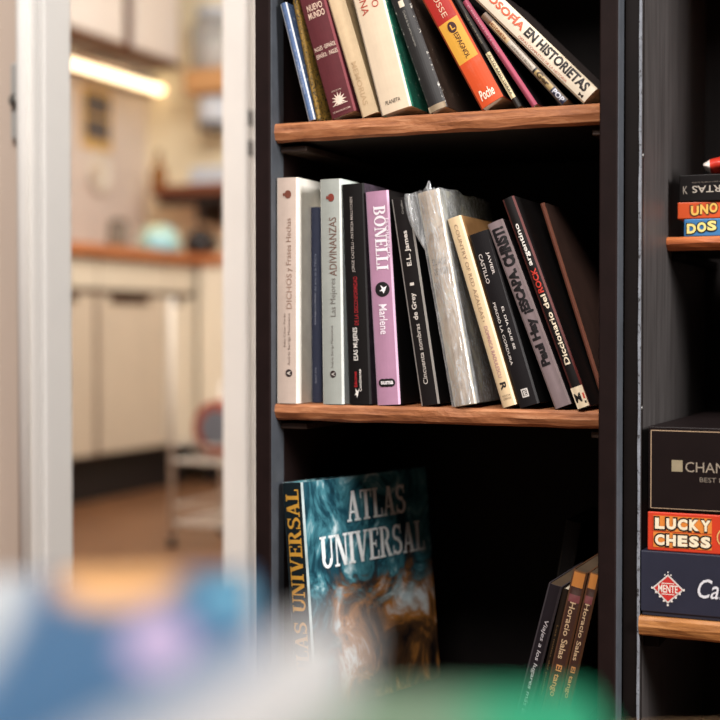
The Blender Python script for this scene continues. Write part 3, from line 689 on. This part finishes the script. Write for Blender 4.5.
# ------------------------------------------------------------------ the room behind
wallm = paint((214, 206, 198), .85, .04, 6); trimw = paint((246, 240, 234), .5, .03, 12, bump=.05)
DW = .5                                          # depth of the wall behind the bookcases
sJ = fp(222, 360, DW - .02)[0]; sJ2 = fp(246.5, 360, DW - .02)[0]
sL = sJ - .80
def placed(mb, name, mat, **k): return struct(mb.build(name, mat, None, wd(0, 0, 0), (0, 0, -A), **k))
placed(MB().box(sJ2, 2.4, DW, DW + .12, 0, 2.6), 'wall_back', wallm)
placed(MB().box(sL - 1.2, sL - .07, DW, DW + .12, 0, 2.6), 'wall_left', wallm)
placed(MB().box(sL - .07, sJ2, DW, DW + .12, 2.12, 2.6), 'wall_lintel', wallm)
cas = MB().box(sJ, sJ2, DW - .02, DW + .125, 0, 2.05).box(sL - .07, sL, DW - .02, DW + .125, 0, 2.05).box(sL - .07, sJ2, DW - .02, DW + .125, 2.05, 2.12)
fr = placed(cas, 'door_2', trimw, bevel=.003)
for py in (118, 148):
    dd, zz = DW - .008, fp(250, py, DW - .01)[1]
    s_ = sJ2 + .0002
    MB().box(s_, s_ + .0012, dd - .006, dd + .006, zz - .011, zz + .011).build('strike_plate', paint((96, 92, 88), .4, .1, 40, .5), fr, bevel=.0004)
floorm = wood((74, 46, 28), (112, 74, 46), (136, 94, 60), (1.2, 12, 12), .45, .2, 3)
placed(MB().box(-4.5, 3, -2.2, 5.5, -.03, 0), 'floor', floorm)

# door leaf standing ajar, free edge towards the camera
y1 = 1.75; f1 = Vector(((45 - 360) / F * y1, y1, 0))
doorw = paint((248, 246, 242), .35, .02, 10, bump=.03)
dl = bpy.data.objects.new('door_1', None); COL.objects.link(dl); dl['kind'] = 'structure'; dl.location = f1; dl.rotation_euler = (0, 0, radians(135.3))
DT = .041
MB().box(0, .050, -DT, 0, .01, 2.03).build('door_stile', doorw, dl, bevel=.003)
MB().box(.0, .72, -DT, -.002, .01, .16).build('door_rail', doorw, dl, bevel=.003)
MB().box(.046, .148, -DT * .8, -.012, .1, 1.95).build('door_panel', paint((226, 206, 190), .35, .03, 6), dl)
MB().box(.146, .72, -DT, 0, .01, 2.03).build('door_stile', doorw, dl, bevel=.003)
MB().box(.0, .72, -DT, -.002, 1.9, 2.028).build('door_rail', doorw, dl, bevel=.003)
bead = MB()
bead.tube([(.041, .0035, .02), (.041, .0035, 2.02)], .009, 14).build('door_bead', doorw, dl, smooth=True)
MB().box(.006, .011, -.001, .0015, .01, 2.03).build('weather_strip', paint((150, 148, 146), .6, .05, 20), dl)
MB().box(.006, .018, -.0005, .0022, .01, 2.03).build('edge_moulding', doorw, dl, bevel=.0008)
zk = H + (330 - 105) / F * 1.83
lk = MB()
pr = [(-.012, -.05), (.012, -.05), (.014, -.045), (.014, .045), (.012, .05), (-.012, .05), (-.014, .045), (-.014, -.045)]
lk.box(.056, .086, -.012, -.004, zk - .05, zk + .05).build('lock_plate', paint((204, 202, 198), .35, .05, 30, .2), dl, bevel=.004)
MB().lathe([(0, .004), (.006, .003), (.0085, .001), (.0085, -.002), (.007, -.006)], .071, zk, 20, axis='y').build('lock_knob', paint((120, 118, 114), .3, .05, 30, .6), dl, smooth=True)

# ------------------------------------------------------------------ kitchen (s, d frame)
ks = -2.18                                       # front of the base units
kw = ks - .60; dE = 4.3; dR = dE - .6
kwall = paint((222, 208, 196), .8, .04, 5); tile = paint((224, 208, 186), .5, .04, 9)
placed(MB().box(kw - .1, kw, .7, dE + .1, 0, 2.7), 'wall_kitchen_left', kwall)
placed(MB().box(kw, 1.5, dE, dE + .1, 0, 2.7), 'wall_kitchen_end', paint((236, 222, 190), .8, .04, 5))
placed(MB().box(kw - .1, 1.5, DW + .13, dE + .1, 2.7, 2.75), 'ceiling', paint((225, 220, 212), .9, .02, 5))
def kthing(name, label, cat, s, d, z, rz=0, group=None): return thing(name, label, cat, wd(s, d, z), (0, 0, -A + rz), group)
doorc = paint((204, 186, 164), .5, .04, 8); brown = paint((96, 58, 34), .5, .15, 20); plinth = paint((30, 22, 20), .6, .1, 20)
zt = fs(130, 247, ks + .02)[1]                   # worktop height
zb = fs(130, 450, ks)[1]
zd = fs(130, 296, ks)[1]
cuts = [fs(30, 360, ks)[0], fs(99, 360, ks)[0], fs(168, 360, ks)[0], dR]
labs = ['cream kitchen base cabinet with brown edging at the doorway left', 'cream kitchen base cabinet right of the dark seam, below the mint bowl', 'pale kitchen base cabinet behind the metal trolley post']
for k in range(3):
    a, b_ = cuts[k] + .002, cuts[k + 1] - .002
    t_ = kthing('base_cabinet', labs[k], 'kitchen cabinet', ks, a, 0, group='base cabinets of the kitchen')
    L_ = b_ - a; cw_ = L_
    MB().box(-.58, -.022, 0, L_, zb - .01, zt - .045).build('carcass', brown, t_)
    MB().box(-.56, -.06, 0, L_, 0, zb - .011).build('plinth', plinth, t_)
    g_ = .022 if k < 2 else .004
    dr = MB().box(-.02, 0, g_ * .6, L_ - g_, zb, zd).build('door', doorc if k < 2 else paint((226, 212, 190), .5, .03, 8), t_, bevel=.003)
    MB().box(-.019, .006, g_ + .05, L_ - g_ - .12, zd - .03, zd + .004).build('handle', paint((62, 38, 24), .5), dr, bevel=.003)
    MB().box(-.02, -.002, .004, L_ - .004, zd + .022, zt - .05).build('drawer_front', paint((218, 204, 182), .5, .04, 8), t_, bevel=.002)
t_ = kthing('base_cabinet', 'pale end cabinet of the kitchen, behind the wire trolley', 'kitchen cabinet', ks + .01, dR, 0, group='base cabinets of the kitchen')
MB().box(0, .9, 0, .58, .12, zt - .045).build('carcass', paint((224, 208, 184), .5, .04, 8), t_)
MB().box(0, .9, .05, .56, 0, .119).build('plinth', plinth, t_)
MB().box(.01, .44, -.02, -.001, .13, zt - .06).build('door', paint((228, 214, 192), .5, .03, 8), t_, bevel=.003)
MB().box(.45, .89, -.02, -.001, .13, zt - .06).build('door', paint((228, 214, 192), .5, .03, 8), t_, bevel=.003)
wt = MB().box(kw + .002, ks + .025, cuts[0], dE - .002, zt - .042, zt).box(ks + .0251, ks + .95, dR - .03, dE - .002, zt - .042, zt)
o = wt.build('worktop', wood((140, 78, 40), (184, 112, 66), (200, 130, 82), (10, 3, 10)), None, wd(0, 0, 0), (0, 0, -A), bevel=.003)
tag(o, 'orange-brown wooden kitchen worktop running under the mint bowl', 'worktop')
# wall cupboards
us = kw + .35
zu1 = fs(100, 42, us)[1]
uc = [fs(20, 60, us)[0], fs(127, 60, us)[0], fs(181, 60, us)[0]]
ul = ['white kitchen wall cupboard above the light strip, nearer the white door', 'white kitchen wall cupboard right of the dark gap, reaching the glass jar']
for k in range(2):
    t_ = kthing('wall_cupboard', ul[k], 'kitchen cabinet', kw + .003, uc[k] + (.006 if k == 0 else .05), zu1, group='wall cupboards of the kitchen'); L_ = uc[k + 1] - uc[k] - (.012 if k == 0 else .056)
    MB().box(0, .328, 0, L_, 0, .8).build('carcass', brown, t_)
    MB().box(.33, .347, .012, L_ - .012, .028, .79).build('door', paint((222, 212, 204), .4, .03, 8), t_, bevel=.003)
    MB().box(.329, .349, .002, L_ - .002, -.004, .022).build('bottom_rail', brown, t_, bevel=.002)
# light strip
sl = kw + .06; a = fs(58, 66, sl); b_ = fs(166, 88, sl)
ls = kthing('light_strip', 'glowing warm light strip under the kitchen wall cupboards', 'lamp', sl, a[0], (a[1] + b_[1]) / 2 + .0)
MB().box(-.055, -.001, 0, b_[0] - a[0], -.014, .03).build('housing', paint((220, 216, 208), .4, .03, 10, .3), ls, bevel=.004)
MB().box(0, .03, .01, b_[0] - a[0] - .01, -.012, .012).build('diffuser', emit((255, 230, 186), 4.6), ls, bevel=.008)
# poster
pz = fs(96, 88, kw)[1], fs(96, 150, kw)[1]; pd = fs(81, 120, kw)[0], fs(110, 120, kw)[0]
po = kthing('poster', 'yellow wall poster with two dark square pictures', 'poster', kw + .001, pd[0], pz[1]); pw, ph = pd[1] - pd[0], pz[0] - pz[1]
MB().box(0, .006, 0, pw, 0, ph).build('sheet', paint((220, 180, 110), .7, .1, 15), po)
for z_ in (.56, .16): MB().box(.006, .009, pw * .1, pw * .92, ph * z_, ph * (z_ + .34)).build('picture', paint((98, 90, 88), .6, .3, 30), po)
# round dish on the wall
c = fs(96, 172, kw); hd = kthing('wall_dish', 'cream round dish hung on the kitchen wall under the poster', 'dish', kw + .001, c[0], c[1])
MB().lathe([(0, .006), (.045, .006), (.055, .012), (.082, .026), (.086, .024), (.06, .004), (.05, 0), (0, 0)], 0, 0, 36, axis='x').build('dish_rim', paint((236, 228, 212), .5, .03, 20), hd, smooth=True)
MB().lathe([(0, .0075), (.044, .0068), (.044, .0062), (0, .0062)], 0, 0, 30, axis='x').build('dish_centre', paint((226, 210, 188), .5, .06, 20), hd, smooth=True)
# things on the worktop
def on(px, py, s): d_, z_ = fs(px, py, s); return d_
def pot(name, label, cat, s, d, prof, mat, part='body', z=None, extra=None):
    t_ = kthing(name, label, cat, s, d, zt + .0005 if z is None else z); MB().lathe(prof, 0, 0, 30).build(part, mat, t_, smooth=True)
    if extra: extra(t_)
    return t_
sB = ks - .12; dB = on(159, 240, sB); k_ = .5
mint = NT('mint_glaze'); mint.base(mint.ramp(mint.noise(9, detail=2), [(.38, lin((200, 212, 176))), (.52, lin((164, 204, 200))), (.66, lin((130, 188, 204)))])); mint.set(.3)
pot('mixing_bowl', 'upturned mint-green bowl on the wooden worktop', 'bowl', sB, dB, [(.0, .116), (.03, .115), (.058, .102), (.078, .075), (.088, .04), (.09, .0), (.086, 0), (.074, .07), (.03, .108), (0, .11)], mint.m)
pot('storage_jar', 'grey-brown jar on the worktop left of the mint bowl', 'jar', ks - .2, on(118, 240, ks - .2), [(0, 0), (.04, 0), (.042, .004), (.042, .09), (.038, .1), (.034, .104), (0, .104)], paint((120, 108, 94), .4, .1, 20), extra=lambda t_: MB().lathe([(0, .104), (.036, .104), (.036, .122), (.012, .126), (0, .134)], 0, 0, 24).build('lid', paint((80, 66, 54), .5, .1, 20), t_, smooth=True))
def handle(t_): MB().tube([(.055, 0, .045), (.085, 0, .055), (.085, 0, .03), (.06, 0, .02)], .008).build('handle', paint((26, 22, 22), .4), t_, smooth=True)
pE = fp(200, 240, dR + .1)
pot('teapot', 'black pot on the worktop under the kitchen shelf', 'pot', pE[0] + .0, dR + .1, [(0, 0), (.05, 0), (.062, .02), (.066, .05), (.055, .085), (.03, .1), (.03, .103), (.012, .106), (.012, .118), (0, .12)], paint((30, 24, 24), .35), extra=handle)
# wall shelf on the end wall, with things
dS = dE - .26; sh0 = fp(150, 194, dS)[0]; shz = fp(190, 184, dS)[1]
sf = kthing('wall_shelf', 'brown wooden kitchen shelf on the yellow end wall', 'shelf', sh0, dS, shz)
MB().box(0, 1.2, 0, .258, -.045, 0).build('board', wood((88, 44, 22), (122, 66, 36), (140, 84, 48)), sf, bevel=.004)
MB().box(.02, 1.15, .03, .05, -.085, -.046).build('rail', paint((34, 24, 20), .5), sf)
MB().box(.2, .23, .05, .258, -.16, -.046).build('bracket', paint((34, 24, 20), .5), sf, bevel=.003)
MB().box(.9, .93, .05, .258, -.16, -.046).build('bracket', paint((34, 24, 20), .5), sf, bevel=.003)
p = fp(153, 184, dS + .1)
t_ = kthing('oil_bottle', 'amber glass bottle at the left end of the kitchen shelf', 'bottle', p[0] + .03, dS + .1, shz + .0005)
MB().lathe([(0, 0), (.034, 0), (.036, .01), (.036, .075), (.014, .11), (.012, .145), (0, .145)], 0, 0, 24).build('body', paint((140, 88, 30), .25, .2, 20), t_, smooth=True)
MB().lathe([(0, .145), (.013, .145), (.013, .165), (0, .165)], 0, 0, 20).build('cap', paint((60, 40, 24), .4), t_)
bl_ = paint((200, 206, 214), .4, .05, 20)
p0 = fp(190, 184, dS + .05)
o = kthing('folded_cloth', 'pale blue folded cloth lying on the kitchen shelf', 'cloth', p0[0], dS + .03, shz + .0005)
MB().box(0, .26, 0, .19, 0, .04).build('fold', bl_, o, bevel=.012, seg=3); MB().box(.004, .255, .004, .185, .0405, .078).build('fold', bl_, o, bevel=.014, seg=3)
# upper shelf with jar
shz2 = fp(190, 93, dS)[1]; sh2 = fp(183, 94, dS)[0]
sf2 = kthing('wall_shelf', 'orange wooden kitchen shelf carrying the glass jar', 'shelf', sh2, dS, shz2)
MB().box(0, 1.0, 0, .258, 0, fp(190, 69, dS)[1] - shz2).build('board', wood((168, 118, 70), (200, 150, 98), (214, 170, 122)), sf2, bevel=.004)
MB().box(.1, .13, .1, .258, -.08, -.0005).build('bracket', brown, sf2, bevel=.003); MB().box(.8, .83, .1, .258, -.08, -.0005).build('bracket', brown, sf2, bevel=.003)
p1 = fp(192, 128, dS + .05); hgt = fp(192, 96, dS + .05)[1] - p1[1]
mz = kthing('plastic_canister', 'pale blue canister with dark base hung below the orange kitchen shelf', 'canister', p1[0] + .09, dS + .12, shz2 - hgt - .012)
MB().lathe([(0, .03), (.085, .03), (.088, .036), (.088, hgt - .02), (.08, hgt), (.06, hgt + .011), (0, hgt + .011)], 0, 0, 30).build('body', bl_, mz, smooth=True)
MB().lathe([(0, 0), (.07, 0), (.089, .008), (.089, .0295), (0, .0295)], 0, 0, 30).build('base', paint((84, 78, 80), .4), mz)
glass = NT('jar_glass'); glass.base((.9, .92, .94, 1)); glass.set(.05); glass.b.inputs['Transmission Weight'].default_value = .85; glass.b.inputs['IOR'].default_value = 1.2
zj = fp(190, 69, dS)[1]; pj = fp(180, 69, dS + .02); hj = fp(190, 12, dS)[1] - zj
jr = kthing('glass_jar', 'big clear glass jar on the orange kitchen shelf', 'jar', pj[0] + .12, dS + .13, zj + .001)
MB().lathe([(0, 0), (.1, 0), (.108, .01), (.108, hj * .8), (.085, hj * .92), (.085, hj), (.08, hj), (.08, hj * .91), (.103, hj * .79), (.103, .012), (0, .008)], 0, 0, 36).build('glass_body', glass.m, jr, smooth=True)
MB().lathe([(0, .011), (.1, .012), (.1, hj * .42), (0, hj * .44)], 0, 0, 30).build('contents', paint((214, 202, 186), .8, .1, 40), jr)
MB().lathe([(0, hj), (.09, hj), (.09, hj + .03), (0, hj + .03)], 0, 0, 30).build('lid', paint((190, 196, 206), .4, .05, 20), jr)
# wire trolley
yT = F * H / (548 - 330) * 1.0
def gp(px, y): return Vector(((px - 360) / F * y, y, 0))
steel = paint((212, 200, 186), .45, .05, 20)
g0 = gp(171.5, yT); loc = (g0 - O); sT, dT = loc.dot(U), loc.dot(W)
tr = kthing('wire_trolley', 'slim metal wire trolley standing on the kitchen floor', 'trolley', sT, dT, 0)
zT = H + (330 - 298) / F * yT
for (x, y) in ((0, 0), (.42, 0), (0, .3), (.42, .3)): MB().tube([(x, y, .03), (x, y, zT if y == 0 and x == 0 else zT - .25)], .0085).build('post', steel, tr, smooth=True)
for (x, y) in ((0, 0), (.42, 0), (0, .3), (.42, .3)): MB().lathe([(0, 0), (.011, 0), (.014, .008), (.011, .03), (0, .03)], x, y, 16).build('foot', paint((30, 26, 26), .5), tr, smooth=True)
zsh = H + (330 - 462) / F * yT, H + (330 - 524) / F * yT
for z_ in zsh:
    m = MB(); m.tube([(0, 0, z_), (.42, 0, z_), (.42, .3, z_), (0, .3, z_), (0, 0, z_)], .005, 8)
    for k in range(1, 14): m.tube([(.03 * k, 0, z_), (.03 * k, .3, z_)], .0022, 6)
    m.tube([(0, 0, z_ + .05), (.42, 0, z_ + .05), (.42, .3, z_ + .05), (0, .3, z_ + .05), (0, 0, z_ + .05)], .003, 8)
    m.build('wire_basket', steel, tr, smooth=True)
p = gp(212, yT + .12); q = p - O
t_ = kthing('striped_tin', 'round red and grey tin standing in the wire trolley', 'tin', q.dot(U) + .03, q.dot(W), zsh[0] + .008)
MB().lathe([(0, -.03), (.075, -.03), (.08, -.026), (.08, .026), (.075, .03), (0, .03)], 0, .082, 30, axis='y').build('body', paint((168, 84, 64), .4, .15, 20), t_, smooth=False)
MB().lathe([(0, -.034), (.05, -.034), (.052, -.031), (0, -.031)], 0, .082, 30, axis='y').build('face_disc', paint((120, 124, 134), .4, .1, 20), t_)

# ------------------------------------------------------------------ table and books in the foreground
zt0 = .497
tb = thing('coffee_table', 'low pale wooden table under the blurred foreground books', 'table', (0, .33, 0), (0, 0, radians(4)))
tw = wood((150, 110, 76), (188, 148, 108), (206, 172, 134), (2, 12, 12))
MB().box(-.34, .34, -.2, .085, zt0 - .025, zt0).build('tabletop', tw, tb, bevel=.003)
for x in (-.31, .31):
    for y in (-.17, .065): MB().box(x - .02, x + .02, y - .02, y + .02, 0, zt0 - .0255).build('leg', tw, tb, bevel=.003)
def flat_book(name, label, corner, ang, w, l, h, z, top, edge, spine_side, pages, hard=True):
    """corner: far right top corner; +y of the book runs back towards the viewer along ang, x to the left"""
    root = thing(name, label, 'book', (corner[0], corner[1], z), (0, 0, ang), 'books on the table in the foreground')
    t = .0025
    MB().box(-w, 0, -l, 0, h - t, h).build('cover', top, root, bevel=.0008)
    MB().box(-w, 0, -l, 0, 0, t).build('back_cover', edge, root, bevel=.0008)
    MB().box(-w + .002, -.003, -l + .003, -.003, t + .0001, h - t - .0001).build('page_block', pages, root)
    if spine_side == 'right': MB().box(-.0029, 0, -l, 0, t + .0001, h - t - .0001).build('spine', edge, root)
    if spine_side == 'left': MB().box(-w, -w + .0019, -l, 0, t + .0001, h - t - .0001).build('spine', edge, root)
    return root
def corner(px, py, z): r = ray(px, py); t = (z - H) / r.z; return (C + r * t)
zG = zt0 + .0005; hG = .024; zBk = zG + hG + .0005; hB = .0235; zWt = zBk + hB + .0005; hW = .016
# green book at the bottom
gm = NT('green_cover'); sp2 = gm.n('ShaderNodeSeparateXYZ'); gc = gm.n('ShaderNodeTexCoord'); gm.l(gc.outputs['Object'], sp2.inputs[0])
mr = gm.n('ShaderNodeMapRange'); mr.inputs['From Min'].default_value = -.042; mr.inputs['From Max'].default_value = -.024; gm.l(sp2.outputs['X'], mr.inputs['Value'])
gm.base(gm.mix(mr.outputs[0], lin((84, 104, 84)), lin((16, 118, 84)))); gm.set(.6)
cG = corner(588, 690, zG + hG)
flat_book('book', 'blurred green book lying lowest in the foreground stack', cG, radians(-3), .2, .17, hG, zG, gm.m, paint((20, 120, 88)), 'right', PAPER)
# blue picture book on it
angb = radians(6)
cB = corner(250, 570, zBk + hB)
bm = NT('blue_picture_cover'); sp3 = bm.n('ShaderNodeSeparateXYZ'); bm.l(bm.coord(), sp3.inputs[0])
def on_cover(px, py):
    q = Matrix.Rotation(-angb, 3, 'Z') @ (corner(px, py, zBk + hB) - cB); return q.x, q.y
def patch(c, px, py, wpx, hpx, colr, soft=.2):
    """an oval printed patch of the cover picture"""
    x, y = on_cover(px, py); rx = on_cover(px + wpx, py)[0] - x; ry = (on_cover(px, py - hpx)[1] - on_cover(px, py + hpx)[1]) / 2
    o = []
    for k, (c0, r) in enumerate(((x, rx), (y, ry))):
        m = bm.n('ShaderNodeMath', operation='SUBTRACT'); m.inputs[1].default_value = c0; bm.l(sp3.outputs[k], m.inputs[0])
        d_ = bm.n('ShaderNodeMath', operation='DIVIDE'); d_.inputs[1].default_value = r; bm.l(m.outputs[0], d_.inputs[0]); o.append(d_.outputs[0])
    cb = bm.n('ShaderNodeCombineXYZ'); bm.l(o[0], cb.inputs[0]); bm.l(o[1], cb.inputs[1])
    ln = bm.n('ShaderNodeVectorMath', operation='LENGTH'); bm.l(cb.outputs[0], ln.inputs[0])
    mm = bm.n('ShaderNodeMapRange'); mm.inputs['From Min'].default_value = 1 + soft; mm.inputs['From Max'].default_value = 1 - soft; bm.l(ln.outputs['Value'], mm.inputs['Value'])
    return bm.mix(mm.outputs[0], c, lin(colr))
c_ = lin((34, 76, 110))
c_ = patch(c_, 226, 596, 26, 16, (72, 132, 156))
c_ = patch(c_, 120, 578, 60, 26, (200, 150, 96))
c_ = patch(c_, -46, 640, 52, 90, (156, 160, 164))
c_ = patch(c_, 158, 640, 32, 24, (168, 146, 176))
bm.base(c_); bm.set(.6)
flat_book('book', 'blurred blue book with tan and pink picture lying on the green one', cB, angb, .15, .23, hB, zBk, bm.m, paint((56, 84, 120), .5, .1, 20), 'right', PAPER)
# narrow white box across it
cl = corner(304, 622, zWt + hW); cn = corner(120, 736, zWt + hW); dv = (cn - cl).normalized(); aw = atan2(dv.y, dv.x) + pi / 2; wW = .011
rt = Vector((-dv.y, dv.x, 0)); rt = rt if rt.x > 0 else -rt
cW = cl + rt * wW
wb = thing('white_box', 'blurred narrow white box lying across the blue book', 'box', (cW.x, cW.y, zWt), (0, 0, aw))
wm = paint((158, 157, 158), .6, .05, 20)
MB().box(-wW, 0, -.14, 0, 0, hW - .0061).build('tray', wm, wb, bevel=.0008)
MB().box(-wW - .0003, .0003, -.1403, .0003, hW - .006, hW).build('lid', paint((162, 161, 162), .6, .05, 20), wb, bevel=.0008)

# ------------------------------------------------------------------ light
w = bpy.data.worlds.new('world'); SC.world = w; w.use_nodes = True
bg = w.node_tree.nodes['Background']; bg.inputs[0].default_value = (1, .9, .84, 1); bg.inputs[1].default_value = .07
def area(name, loc, target, sx, sy, power, color):
    l = bpy.data.lights.new(name, 'AREA'); l.shape = 'RECTANGLE'; l.size, l.size_y, l.energy, l.color = sx, sy, power, color
    o = bpy.data.objects.new(name, l); COL.objects.link(o); o.location = loc
    o.rotation_euler = (Vector(target) - Vector(loc)).to_track_quat('-Z', 'Y').to_euler(); return o
area('window_daylight', tuple(wd(3.4, -.78, 1.75)), (.05, 1.3, .6), .6, 1.2, 165, (1, .97, .95))
area('room_fill', (-.4, -.25, 2.45), (-.1, 1.6, .7), 1.0, .8, 84, (1, .955, .91))  # fill light added above the camera for door and spines, no real source
area('kitchen_fill', tuple(wd(-1.0, 2.3, 2.55)), tuple(wd(-1.9, 3.2, .6)), 1.8, 1.8, 125, (1, .95, .89))  # unseen area light added to brighten the kitchen

SC.view_settings.view_transform = 'Standard'; SC.view_settings.look = 'None'
SC.view_settings.exposure = 0; SC.view_settings.gamma = 1; SC.view_settings.use_curve_mapping = False
SC.cycles.use_denoising = True
